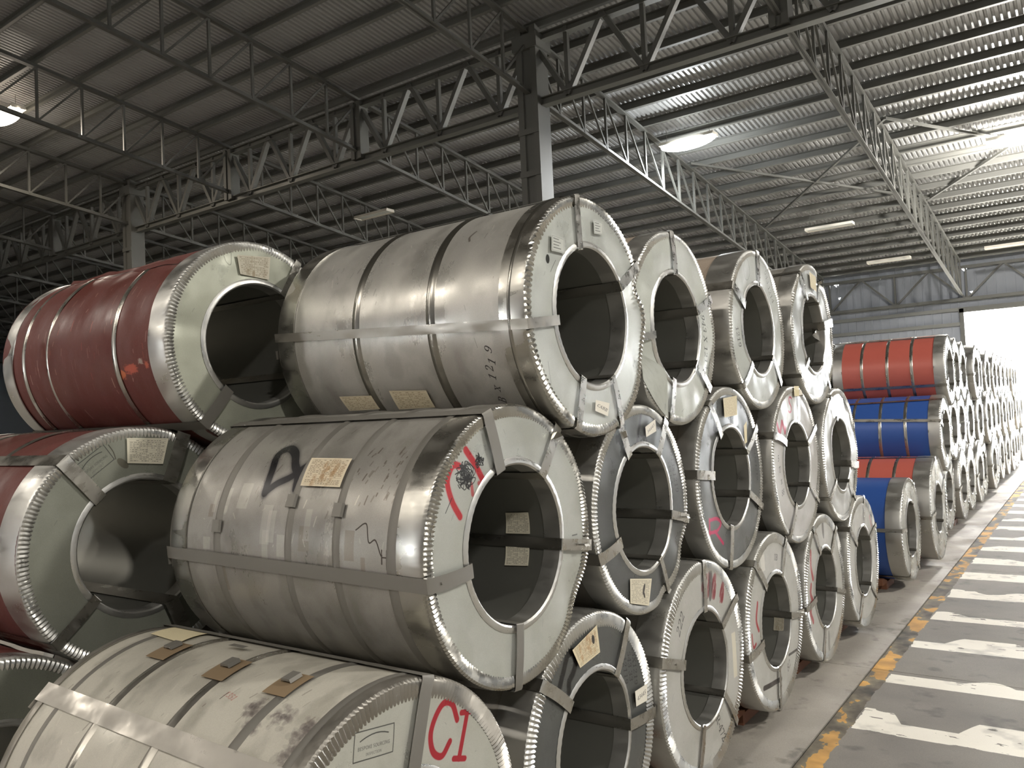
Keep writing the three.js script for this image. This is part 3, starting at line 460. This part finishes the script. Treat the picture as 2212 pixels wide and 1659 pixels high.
{
  const o = { x: 0, y: 0.5888, z: 0.1271, R: 0.513, L: 1.26, seed: 13, pleats: 210, fw: 0.058, ew: 0.045, buckle: 0.004 };
  o.label = 'floor-level steel coil with red letters CI and a boxed stamp on its face';
  o.wrap = bodyMat({ ...o, dirt: 0.45 }, '#bdb9ac', (x, X, Y) => {
    const r = rng(31); for (const [s, p, w, h] of [[0.206, 115.7, 46, 42], [0.324, 115, 34, 38], [0.092, 117.4, 40, 40], [0.09, 124, 46, 60], [0.27, 121, 30, 20]]) for (let k = 0; k < 60; k++) { x.fillStyle = 'rgba(62,58,52,0.11)'; x.beginPath(); x.ellipse(X(s) + (r() + r() - 1) * w, Y(p) + (r() + r() - 1) * h, 4 + r() * 14, 3 + r() * 10, r(), 0, 7); x.fill(); }
    rustFlecks(x, X, Y, 32, 0.1, 1.2, 95, 140, 44, 'rgba(90,80,70,0.6)'); scuffs(x, X, Y, 33, 0.2, 1.2, 100, 150, 26, '#d6d1c4');
    text(x, '1351', X(0.45), Y(113), 26, 'rgba(150,50,40,0.65)', 0.2, 'serif', 'italic'); stroke(x, [[X(0.47), Y(112)], [X(0.475), Y(115)]], 3, '#4a4038');
  }, { metalness: 0.14, roughness: 0.7 });
  o.face = faceMat('#b4b4aa', (x, A, B, k) => {
    const q = (l) => l.map(([a, b]) => [A(a), B(b)]), red = '#a32430';
    stroke(x, smooth(q([[0.48, 0.66], [0.44, 0.76], [0.37, 0.785], [0.3, 0.74], [0.25, 0.65], [0.27, 0.55], [0.34, 0.505], [0.41, 0.56]])), 0.035 * k, red, 3);
    stroke(x, q([[0.575, 0.67], [0.487, 0.44]]), 0.035 * k, red, 2); stroke(x, q([[0.52, 0.685], [0.625, 0.66]]), 0.03 * k, red, 2); stroke(x, q([[0.44, 0.455], [0.54, 0.42]]), 0.03 * k, red, 2);
    x.save(); x.translate(A(-0.17), B(0.755)); x.rotate(0.13); stamp(x, k, 0.27 * k); x.restore();
    stroke(x, smooth(q([[-0.43, 0.6], [-0.4, 0.63], [-0.38, 0.6], [-0.36, 0.64], [-0.33, 0.6]])), 3, '#33302c'); text(x, 'S', A(-0.24), B(0.6), 0.1 * k, '#2c2a27', 0.3, 'serif', 'italic');
  }, {}, 1024);
  o.bands = [{ s: 0.88, w: 0.04 }, { s: 0.565, w: 0.04 }, { s: 0.275, w: 0.04, mat: M.strapDull }, { s: 0.065, w: 0.035, mat: M.strapDull }, { s: 1.12, w: 0.02, mat: M.strapDull }];
  o.eyes = [{ a: 77, w: 0.05, tilt: 4, mat: M.strapDull }, { a: 133, w: 0.062, drift: -3, mat: M.strapPale }, 200, 320];
  o.strap = M.strap; o.edge = M.galvDull;
  const c = COILS.B1 = coil(o);
  paper(c, 'body', [[1.16, 92], [1.2, 78], [1.0, 78], [0.955, 94]].map((p) => p), PAPER.blank);
  for (const [s0, s1, p0, p1] of [[0.97, 0.87, 94.5, 106.5], [0.632, 0.53, 97, 109.3], [0.345, 0.25, 97.5, 109.5]]) {
    const pad = paper(c, 'body', [[s0, p0], [s1, p0], [s1, p1], [s0, p1]], M.card, 'cardboard_pad', 0.006); 
    const q = part('strap_seal', sealGeo, M.strapDull, pad); q.position.set(...c.P((s0 + s1) / 2 + 0.005, o.R + 0.014, (p0 + p1) / 2 - 2)); q.rotation.x = ((p0 + p1) / 2 - 92) * D2R; q.scale.set(0.8, 1.3, 1.2);
  }
  const pd = paper(c, 'body', [[0.735, 88], [0.66, 88], [0.66, 90.5], [0.735, 90.5]], M.strapDull, 'strap_end', 0.012);
}
// ---- the rest of the near stack
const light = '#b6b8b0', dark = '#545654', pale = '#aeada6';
const near = [
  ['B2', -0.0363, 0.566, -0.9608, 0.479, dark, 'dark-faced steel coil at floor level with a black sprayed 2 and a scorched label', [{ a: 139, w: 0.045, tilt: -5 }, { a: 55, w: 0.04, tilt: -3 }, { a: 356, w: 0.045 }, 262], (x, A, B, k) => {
    stroke(x, smooth([[A(-0.53), B(0.52)], [A(-0.43), B(0.67)], [A(-0.36), B(0.77)], [A(-0.29), B(0.77)], [A(-0.26), B(0.69)], [A(-0.3), B(0.62)], [A(-0.36), B(0.57)], [A(-0.37), B(0.5)]]), 0.055 * k, 'rgba(20,20,20,0.9)', 5);
    ['043X1219', '543 33', '12119'].forEach((s, i) => text(x, s, A(0.69 - i * 0.085), B(0.44 - i * 0.01), 0.085 * k, 'rgba(28,28,28,0.8)', 1.5, 'serif', 'italic'));
  }],
  ['B3', -0.0084, 0.581, -1.9474, 0.4955, pale, 'pale steel coil at floor level with 222 and R-4721 handwritten on its face', [{ a: 88, w: 0.04 }, { a: 30, w: 0.04, tilt: 4 }, { a: 163, w: 0.045, seal: 0.5 }, { a: 250, tilt: 3 }, { a: 312, tilt: 4 }], (x, A, B, k) => {
    text(x, '222', A(-0.53), B(0.52), 0.13 * k, '#33322f', -0.9, 'serif', 'italic'); text(x, 'R-4721', A(0.3), B(-0.69), 0.13 * k, '#33322f', 1.0, 'serif', 'italic');
    for (const [a, b, w, h] of [[0.1, 0.76, 0.2, 0.18], [0.28, 0.72, 0.1, 0.2], [0.5, 0.62, 0.1, 0.16]]) { x.fillStyle = 'rgba(122,40,44,0.5)'; const r = rng(3); for (let i = 0; i < 18; i++) { x.beginPath(); x.ellipse(A(a + (r() - 0.5) * w), B(b + (r() - 0.5) * h), 0.02 * k, 0.05 * k, 0.4, 0, 7); x.fill(); } }
    x.fillStyle = 'rgba(40,36,34,0.55)'; x.beginPath(); x.ellipse(A(0.2), B(0.75), 0.05 * k, 0.17 * k, 0.1, 0, 7); x.fill();
    x.fillStyle = '#cbc6b4'; x.fillRect(A(0.68), B(0.15), 0.1 * k, 0.45 * k);
  }],
  ['B4', -0.001, 0.5719, -2.9643, 0.4965, pale, 'pale steel coil at floor level with a dark slot mark under its bore', [{ a: 131, w: 0.045, tilt: -5 }, { a: 62, w: 0.03 }, { a: 353, w: 0.04, seal: 0.75 }, { a: 191, w: 0.045, tilt: 4 }, 265], (x, A, B, k) => {
    stroke(x, [[A(-0.55), B(-0.62)], [A(0.06), B(-0.69)]], 0.055 * k, 'rgba(46,40,36,0.85)'); stroke(x, smooth([[A(-0.6), B(0.32)], [A(-0.66), B(0.14)], [A(-0.6), B(0.02)]]), 0.04 * k, 'rgba(150,36,40,0.6)', 3); stroke(x, smooth([[A(-0.8), B(0.02)], [A(-0.78), B(-0.12)], [A(-0.7), B(-0.1)]]), 0.03 * k, 'rgba(150,36,40,0.6)', 3);
    x.fillStyle = 'rgba(205,203,192,0.8)'; x.fillRect(A(-0.42), B(0.8), 0.14 * k, 0.18 * k); text(x, 'XB', A(0.12), B(0.7), 0.1 * k, '#35342f', 0.2, 'serif', 'italic'); text(x, '82', A(0.35), B(-0.62), 0.12 * k, 'rgba(70,66,60,0.7)', -0.5, 'serif', 'italic');
    stroke(x, [[A(0.73), B(-0.52)], [A(0.38), B(-0.5)]], 0.03 * k, 'rgba(50,46,42,0.7)');
  }],
  ['B5', 0.002, 0.5601, -4.0007, 0.4885, pale, 'pale steel coil at floor level with smeared red paint down its left face', [{ a: 119, w: 0.04, tilt: -5 }, { a: 48, w: 0.04, tilt: 5 }, { a: 345, w: 0.03 }, { a: 186, w: 0.04 }, 248], (x, A, B, k) => {
    for (const [a, b, l] of [[-0.62, 0.4, 0.36], [-0.68, 0.05, 0.2], [-0.72, -0.2, 0.24]]) stroke(x, smooth([[A(a), B(b + l / 2)], [A(a - 0.04), B(b)], [A(a + 0.03), B(b - l / 2)]]), 0.07 * k, 'rgba(150,60,62,0.6)', 4);
    x.fillStyle = 'rgba(60,56,52,0.5)'; x.beginPath(); x.ellipse(A(0.02), B(0.8), 0.05 * k, 0.14 * k, 0, 0, 7); x.fill(); x.fillStyle = 'rgba(96,92,86,0.4)'; x.beginPath(); x.ellipse(A(0.02), B(-0.75), 0.06 * k, 0.15 * k, 0, 0, 7); x.fill();
  }],
  ['B6', 0.0256, 0.5694, -5.0087, 0.498, pale, 'clean pale steel coil at floor level beside the gap before the blue coil', [{ a: 144, w: 0.04 }, { a: 80, w: 0.03 }, { a: 26, w: 0.04, tilt: 8 }, { a: 235, tilt: 6 }, { a: 314, tilt: -8 }], (x, A, B, k) => stroke(x, [[A(0.55), B(0.62)], [A(0.66), B(0.45)]], 0.05 * k, 'rgba(150,60,62,0.35)', 3)],
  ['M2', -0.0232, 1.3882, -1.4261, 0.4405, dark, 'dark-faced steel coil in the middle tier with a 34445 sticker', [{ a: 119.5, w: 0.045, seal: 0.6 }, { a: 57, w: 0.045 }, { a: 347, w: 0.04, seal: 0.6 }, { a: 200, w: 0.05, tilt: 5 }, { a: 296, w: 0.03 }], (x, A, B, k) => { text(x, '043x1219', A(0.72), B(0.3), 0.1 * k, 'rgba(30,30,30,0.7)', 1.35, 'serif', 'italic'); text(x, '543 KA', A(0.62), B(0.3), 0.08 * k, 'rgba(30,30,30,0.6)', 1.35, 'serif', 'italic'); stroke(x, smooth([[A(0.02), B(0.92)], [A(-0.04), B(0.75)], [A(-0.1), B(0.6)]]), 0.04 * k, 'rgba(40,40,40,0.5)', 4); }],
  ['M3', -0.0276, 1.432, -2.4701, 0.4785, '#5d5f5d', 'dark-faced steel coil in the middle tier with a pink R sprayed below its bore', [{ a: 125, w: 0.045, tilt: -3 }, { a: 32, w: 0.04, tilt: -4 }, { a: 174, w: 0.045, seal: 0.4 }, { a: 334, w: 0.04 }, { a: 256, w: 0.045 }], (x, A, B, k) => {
    const p = 'rgba(190,40,90,0.85)'; stroke(x, [[A(-0.74), B(-0.63)], [A(-0.72), B(-0.38)]], 0.035 * k, p, 3); stroke(x, smooth([[A(-0.72), B(-0.39)], [A(-0.5), B(-0.4)], [A(-0.4), B(-0.46)], [A(-0.5), B(-0.52)], [A(-0.72), B(-0.52)]]), 0.035 * k, p, 3); stroke(x, [[A(-0.58), B(-0.52)], [A(-0.36), B(-0.68)]], 0.035 * k, p, 3);
    text(x, '043x1219', A(0.8), B(0.1), 0.09 * k, 'rgba(35,35,35,0.7)', 1.5, 'serif', 'italic');
  }],
  ['M4', 0.0107, 1.425, -3.5005, 0.491, '#b3b1ac', 'pale steel coil in the middle tier with red letters sprayed above its bore', [{ a: 80, w: 0.035, seal: 0.85 }, { a: 156, w: 0.045, tilt: -9 }, { a: 27, w: 0.04 }, { a: 325, w: 0.03 }, { a: 238, w: 0.04, tilt: 11 }], (x, A, B, k) => {
    const q = 'rgba(160,40,60,0.75)'; stroke(x, [[A(-0.72), B(0.6)], [A(-0.62), B(0.4)], [A(-0.52), B(0.56)], [A(-0.44), B(0.42)], [A(-0.34), B(0.66)]], 0.05 * k, q, 3); text(x, 'S', A(-0.16), B(0.76), 0.3 * k, q, 0.2);
    ['5', 'T', 'x', '88'].forEach((s, i) => text(x, s, A(-0.74 + i * 0.03), B(0.12 - i * 0.14), 0.1 * k, '#44433f', -0.2, 'serif', 'italic'));
  }],
  ['M5', 0.0328, 1.424, -4.4884, 0.481, '#b5b6b2', 'crumpled shiny steel coil at the end of the middle tier', [{ a: 118, w: 0.03, tilt: -14 }, { a: 347, w: 0.05, tilt: -6 }, { a: 216, w: 0.03, tilt: 5 }, { a: 312, tilt: -6 }], undefined],
  ['T2', -0.0325, 2.1869, -1.8811, 0.461, '#b9bcb4', 'top-tier steel coil with a crushed edge and 943 X 1214 handwritten on its face', [{ a: 94, w: 0.045, tilt: -3 }, { a: 23, w: 0.045 }, { a: 320, w: 0.045 }, { a: 252, w: 0.04 }, 190], (x, A, B, k) => { text(x, '943 X 1214', A(0.72), B(-0.1), 0.12 * k, '#4b4c48', 1.45, 'serif', 'italic'); text(x, '121', A(-0.5), B(-0.72), 0.13 * k, '#4b4c48', -1.2, 'serif', 'italic'); }],
  ['T3', -0.0087, 2.2458, -2.9763, 0.464, '#b1b4ae', 'top-tier steel coil with a brown dusty wrap and 1219 beside its bore', [{ a: 87, w: 0.045 }, { a: 152, w: 0.05 }, { a: 226, w: 0.04, tilt: 6 }, { a: 316, w: 0.04, tilt: 6 }], (x, A, B, k) => { text(x, '1219', A(-0.72), B(-0.12), 0.12 * k, '#55544f', 1.2, 'serif', 'italic'); x.strokeStyle = 'rgba(80,80,74,0.5)'; x.lineWidth = 2; x.beginPath(); x.ellipse(A(-0.34), B(0.72), 0.1 * k, 0.13 * k, 0, 0, 7); x.stroke(); text(x, '943 1214', A(0.5), B(0.6), 0.12 * k, 'rgba(90,90,84,0.6)', 0.9, 'serif', 'italic'); }],
  ['T4', 0.0248, 2.2762, -4.0028, 0.478, '#b0b3b0', 'steel coil at the end of the top tier with torn metal curling inside its bore', [{ a: 125, w: 0.03, tilt: -5 }, { a: 57, w: 0.03, tilt: 3 }, { a: 13, w: 0.06, tilt: 3 }, { a: 218, w: 0.03, tilt: 7 }, { a: 309, w: 0.03 }], undefined],
];
near.forEach(([id, x, y, z, R, fc, label, eyes, draw], i) => {
  const o = { x, y, z, R, label, eyes, seed: 20 + i * 3, pleats: 170, buckle: { M5: 0.011, T4: 0.011, T2: 0.008, T3: 0.006 }[id] ?? 0.0045, L: 1.25 };
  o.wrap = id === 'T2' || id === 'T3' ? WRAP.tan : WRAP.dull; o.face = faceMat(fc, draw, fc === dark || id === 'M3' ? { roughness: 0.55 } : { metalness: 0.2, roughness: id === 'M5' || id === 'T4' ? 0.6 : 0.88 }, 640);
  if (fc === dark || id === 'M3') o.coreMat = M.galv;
  o.bands = [{ s: 0.4 }, { s: 0.8 }];
  if (id[0] === 'B') { o.fw = 0.06; o.ew = 0.14; }
  if (id === 'T2') o.dents = [[178, 26, 0.045, 0.2], [205, 14, 0.05, 0.14], [150, 10, 0.03, 0.12]];
  if (id === 'T3') { o.dents = [[200, 16, 0.012, 0.2]]; o.ew = 0.16; }
  if (id === 'T4') o.dents = [[160, 12, 0.03, 0.2], [200, 14, 0.02, 0.2], [60, 8, 0.03, 0.1]];
  if (id === 'M2') o.dents = [[330, 10, 0.012, 0.1], [292, 8, 0.012, 0.1]];
  const c = COILS[id] = coil(o);
  if (id === 'B2') { paper(c, 'face', [[-0.33, 0.8], [0.05, 0.9], [0.08, 0.68], [-0.23, 0.64]], PAPER.formBurnt); paper(c, 'face', [[0.63, 0.21], [0.86, 0.21], [0.84, 0.07], [0.64, 0.08]], PAPER.mark('43445')); }
  if (id === 'M2') { paper(c, 'face', [[0.06, 0.78], [0.29, 0.85], [0.3, 0.73], [0.07, 0.68]], PAPER.mark('34445', 128, 96, -0.3)); paper(c, 'face', [[-0.41, -0.6], [0.03, -0.68], [-0.06, -0.92], [-0.43, -0.82]], PAPER.formTorn); }
  if (id === 'M3') { paper(c, 'face', [[-0.19, 0.87], [0.23, 0.9], [0.21, 0.68], [-0.18, 0.66]], PAPER.beige); paper(c, 'face', [[0.4, 0.55], [0.5, 0.6], [0.48, 0.36], [0.4, 0.34]], PAPER.blank, 'tape_patch'); }
  if (id === 'M4') paper(c, 'face', [[-0.06, 1.0], [0.16, 1.0], [0.16, 0.87], [-0.06, 0.87]], PAPER.blank, 'tape_patch', 0.008);
  if (id === 'B4') paper(c, 'bore', [[0.1, 350], [0.04, 351], [0.04, 332], [0.1, 331]], PAPER.formOld);
  if (id === 'T4') {
    paper(c, 'face', [[-0.12, 0.88], [0.2, 0.84], [0.2, 0.62], [-0.1, 0.66]], PAPER.beige);
    part('torn_flap', grid(10, 4, (u, v) => { const ph = 196 + v * 30 + u * 18, rho = o.r * (0.98 - 0.55 * u * (1 - 0.3 * v)); return c.P(0.02 + 0.08 * Math.sin(u * 3) * v + 0.05 * u, rho, ph - 40 * u); }), M.galv, c.t);
    part('torn_flap', grid(10, 3, (u, v) => { const ph = 8 - v * 16, rho = o.r * (1 - 0.9 * u); return c.P(0.03 + 0.03 * Math.sin(u * 5), rho, ph + u * 24); }), M.galvDull, c.t);
  }
  if (id === 'T2') part('bent_flap', grid(10, 4, (u, v) => { const ph = 196 + u * 52; return c.P(-0.006 - 0.03 * Math.sin(u * Math.PI) * v, o.R * (0.99 - v * 0.3 * Math.sin(u * Math.PI)), ph); }), o.face, c.t);
});
// ---- second column behind the near stack
{
  const redBody = (o, seed, tear) => bodyMat({ ...o, dirt: 0.25, bw: 1024, bh: 2048 }, '#5e2820', (x, X, Y) => {
    const r = rng(seed);
    for (let k = 0; k < 90; k++) { x.globalAlpha = 0.3 + r() * 0.5; const s = 0.1 + r() * 1.1, p = 140 + r() * 75; stroke(x, [[X(s), Y(p)], [X(s) + (r() - 0.5) * 14, Y(p) + 8 + r() * 46]], 1 + r() * 5, r() > 0.35 ? '#b0998c' : '#c0563f'); } x.globalAlpha = 1;
    if (tear) for (const [s0, p0, n, w, h, c] of [[0.28, 193, 90, 60, 24, '#a8503a'], [0.35, 195.6, 40, 22, 24, '#b9673f'], [0.2, 189.5, 40, 22, 13, '#93877d'], [0.16, 192, 30, 16, 20, '#a4543c']]) for (let k = 0; k < n; k++) { x.globalAlpha = 0.25 + r() * 0.5; stroke(x, [[X(s0) + (r() + r() - 1) * w, Y(p0) + (r() + r() - 1) * h], [X(s0) + (r() + r() - 1) * w, Y(p0) + (r() + r() - 1) * h]], 2 + r() * 7, c); } x.globalAlpha = 1;
  }, { metalness: 0, roughness: 0.85 });
  const o = { x: -1.3745, y: 2.168, z: -0.515, R: 0.446, seed: 61, pleats: 180, buckle: 0.008, L: 1.42, ew: 0.115, label: 'top coil of the rear column in a scuffed dark red wrap' };
  o.wrap = redBody(o, 3, true); o.face = faceMat('#a6a898', (x, A, B) => stroke(x, smooth([[A(-0.38), B(0.9)], [A(-0.34), B(0.76)], [A(-0.3), B(0.74)], [A(-0.28), B(0.9)]]), 2, '#55564c')); o.wrapWave = 0.012;
  o.bands = [{ s: 0.955, w: 0.03 }, { s: 0.385, w: 0.034 }, { s: 1.2, w: 0.03 }]; o.eyes = [{ a: 230, w: 0.05, mat: M.strapDull }, 60, 330]; o.dents = [[170, 6, 0.012, 0.1]];
  const c = coil(o); paper(c, 'face', [[-0.24, 0.84], [0.15, 0.87], [0.12, 0.64], [-0.21, 0.66]], PAPER.formOld);
  // the lapped edge of the red sheet
  part('sheet_lap', grid(24, 2, (u, v) => { const s = 0.12 + u * 1.08; return c.P(s, o.R + 0.001 + v * 0.012 * (0.3 + vnoise(u * 9, 1, 4)), 131 - u * 14 + (vnoise(u * 7, 2, 8) - 0.5) * 5 - v * 3); }), o.wrap, c.t);
  const p = { x: -1.5392, y: 1.362, z: -0.055, R: 0.467, seed: 64, pleats: 180, buckle: 0.004, L: 1.25, ew: 0.16, label: 'middle coil of the rear column with white form and boxed stamp on its face' };
  p.wrap = redBody(p, 9, false); p.face = faceMat('#86887c', (x, A, B, k) => { x.save(); x.translate(A(-0.4), B(0.715)); x.rotate(-0.62); stamp(x, k, 0.3 * k); x.restore(); stroke(x, smooth([[A(-0.28), B(0.86)], [A(-0.24), B(0.8)], [A(-0.22), B(0.74)]]), 3, '#4c4a40'); x.fillStyle = 'rgba(70,62,50,0.5)'; x.beginPath(); x.ellipse(A(-0.16), B(0.7), 0.06 * k, 0.03 * k, 0.7, 0, 7); x.fill(); });
  p.wrapWave = 0.008; p.bands = [{ s: 0.5 }, { s: 0.9 }]; p.eyes = [{ a: 131, w: 0.055 }, { a: 70, w: 0.06, lift: 0.05 }, { a: 292, w: 0.06, lift: 0.03 }, { a: 222, w: 0.04 }];
  const c2 = coil(p); paper(c2, 'face', [[-0.13, 0.91], [0.25, 0.89], [0.19, 0.67], [-0.13, 0.7]], PAPER.form);
  const q = { x: -1.55, y: 0.562, z: 0.5, R: 0.488, seed: 67, pleats: 170, buckle: 0.006, L: 1.25, wrap: p.wrap, face: faceMat('#77796d'), label: 'floor-level coil of the rear column with a stained form on its face', bands: [{ s: 0.5 }], eyes: [120, 40, 250] };
  const c3 = coil(q); paper(c3, 'face', [[-0.42, 0.86], [-0.06, 0.92], [-0.06, 0.5], [-0.42, 0.46]], PAPER.formOld);
  const hid = [[-1.5, 0.545, -0.64, 0.47, 'floor-level rear coil added to darken the gaps of the near stack'], [-1.5, 1.41, -1.06, 0.46, 'middle-tier rear coil added to darken the bores of the near stack'], [-1.46, 2.19, -1.56, 0.45, 'top-tier rear coil added to darken a bore of the near stack']];
  hid.forEach(([x, y, z, R, label], i) => coil({ x, y, z, R, seed: 70 + i * 3, pleats: 60, L: 1.25, wrap: WRAP.dull, face: M.faceLight, label, eyes: [100, 220], bands: [{ s: 0.5 }] }));  // coils added behind the stack to block light and darken its bores
}
// ---- the stack beyond the gap, down to the bright doorway
{
  const nest = (a, b, R) => { // centre of a coil of radius R lying on a and b
    const ra = a.R + R + 0.02, rb = b.R + R + 0.02, dz = b.z - a.z, dy = b.y - a.y, d = Math.hypot(dz, dy), k = (ra * ra - rb * rb + d * d) / (2 * d), h = Math.sqrt(Math.max(1e-4, ra * ra - k * k)), uz = dz / d, uy = dy / d;
    return { R, z: a.z + uz * k - uy * h * Math.sign(uz), y: a.y + uy * k + Math.abs(uz) * h };
  };
  const B = [{ z: -6.85, R: 0.485, y: 0.565 }, { z: -8.06, R: 0.55, y: 0.63 }, { z: -9.2, R: 0.505, y: 0.585 }];
  for (let z = -10.32; z > -24; z -= 1.08) B.push({ z, R: 0.505, y: 0.585 });
  const Mi = [], T = [];
  for (let k = 1; k + 1 < B.length; k++) Mi.push(nest(B[k], B[k + 1], k === 1 ? 0.435 : 0.47));
  for (let k = 0; k + 1 < Mi.length; k++) T.push(nest(Mi[k], Mi[k + 1], k === 0 ? 0.425 : 0.455));
  const base = (o) => coil({ L: 1.25, pleats: 90, buckle: 0.008, face: M.faceFar, ew: 0.12, bands: [{ s: 0.35 }, { s: 0.62 }, { s: 0.9 }], eyes: [{ a: 100, drift: 4 }, 30, 185, 250, 320], strap: M.strap, ...o });
  base({ ...B[0], x: 0.05, wrap: WRAP.blue, ew: 0.14, seed: 81, bands: [{ s: 0.8 }], eyes: [{ a: 175 }, 60, 300, 240], label: 'blue-wrapped steel coil on the floor with a wide silver end, first beyond the gap' });
  base({ ...B[1], x: 0.12, wrap: WRAP.red, ew: 0.17, seed: 82, label: 'red-wrapped steel coil on the floor partly hidden by the blue one, broad silver end' });
  base({ ...Mi[0], x: 0.15, wrap: WRAP.blue, seed: 83, eyes: [{ a: 118, drift: 6 }, { a: 160, drift: -6 }, 30, 250, 320], label: 'blue-wrapped steel coil in the middle tier with silver straps, under the red one' });
  base({ ...T[0], x: 0.17, wrap: WRAP.red, seed: 84, eyes: [{ a: 112, drift: -4 }, 30, 205, 250, 320], label: 'red-wrapped steel coil on the top tier with silver straps, above the blue one' });
  base({ ...T[0], x: -1.14, y: T[0].y + 0.004, wrap: WRAP.silver, seed: 85, eyes: [120, 200, 300], label: 'silver-wrapped steel coil lying end to end behind the red top coil' });
  const protoFloor = base({ ...B[2], x: -0.03, R: 0.505, y: 0.585, wrap: WRAP.silver, seed: 86, label: 'silver steel coil at floor level in the long row towards the bright doorway', group: 'floor-level coils of the far row' }).t;
  const protoMid = base({ ...Mi[2], x: -0.04, wrap: WRAP.silver, seed: 87, label: 'silver steel coil in the middle tier of the long row towards the bright doorway', group: 'middle-tier coils of the far row' }).t;
  const protoTop = base({ ...T[2], x: -0.03, wrap: WRAP.silver, seed: 88, label: 'silver steel coil on the top tier of the long row towards the bright doorway', group: 'top-tier coils of the far row' }).t;
  const ORD = ['first', 'second', 'third', 'fourth', 'fifth', 'sixth', 'seventh', 'eighth', 'ninth', 'tenth', 'eleventh', 'twelfth', 'thirteenth', 'fourteenth', 'fifteenth'];
  const words = { floor: (n) => ORD[n] + ' silver coil along the floor tier beyond the half-hidden red-wrapped coil', mid: (n) => ORD[n] + ' silver coil along the middle tier beyond the blue-wrapped coil', top: (n) => ORD[n] + ' silver coil along the top tier beyond the red-wrapped coil' };
  protoFloor.userData.label = words.floor(0); protoMid.userData.label = words.mid(1); protoTop.userData.label = words.top(1);
  const copy = (p, c, R, x, label) => { const q = p.clone(); q.userData.label = label; q.name = numbered('steel_coil'); q.position.set(x - 0.625, c.y - R, c.z); scene.add(q); };
  const r = rng(99);
  for (let k = 3; k < B.length; k++) copy(protoFloor, { ...B[k], y: 0.585 }, 0.505, -0.06 + (r() - 0.5) * 0.08, words.floor(k - 2));
  for (let k = 1; k < Mi.length; k++) if (k !== 2) copy(protoMid, Mi[k], 0.47, -0.05 + (r() - 0.5) * 0.09, words.mid(k - 1));
  for (let k = 1; k < T.length; k++) if (k !== 2) copy(protoTop, T[k], 0.455, -0.05 + (r() - 0.5) * 0.09, words.top(k - 1));
  // timber under the floor-level coils
  const wedge = (() => { const s = new THREE.Shape([[-0.1, 0], [0.1, 0], [0.1, 0.03], [-0.06, 0.12], [-0.1, 0.12]].map((p) => new THREE.Vector2(...p))); const g = new THREE.ExtrudeGeometry(s, { depth: 0.1, bevelEnabled: true, bevelSize: 0.004, bevelThickness: 0.004, bevelSegments: 1 }); g.translate(0, 0, -0.05); g.rotateY(-Math.PI / 2); return g; })();
  const plank = box(0.1, 0.066, 0.34, 0, 0.034, 0);
  const floorCoils = ['B1', 'B2', 'B3', 'B4', 'B5', 'B6'].map((id) => ({ z: COILS[id].o.z, R: COILS[id].o.R, y: COILS[id].o.y })).concat(B.slice(0, 6));
  const UNDER = ['the coil lettered CI', 'the dark-faced coil with the sprayed 2', 'the pale coil marked 222', 'the pale coil with the slot mark', 'the coil with smeared red paint', 'the last pale coil before the gap', 'the blue-wrapped floor coil', 'the half-hidden red-wrapped coil', 'the first silver floor coil', 'the second silver floor coil', 'the third silver floor coil', 'the fourth silver floor coil'];
  floorCoils.forEach((c, i) => {
    for (const x of [-0.22, -1.0]) {
      const t = thing('timber_bearer', 'brown timber bearer and wedges under the ' + (x > -0.5 ? 'front' : 'rear') + ' of ' + UNDER[i], 'timber', 'timbers under the floor-level coils', [x, 0, c.z]);
      const h = c.y - c.R - 0.01; const p = part('plank', plank, M.wood, t); p.scale.y = h / 0.067;
      for (const s of [-1, 1]) { const w = part('wedge', wedge, M.wood, t); w.position.set(0, h, s * 0.245); w.rotation.y = s > 0 ? Math.PI : 0; w.scale.y = 0.5; }
    }
  });
}
renderer.render(scene, camera);
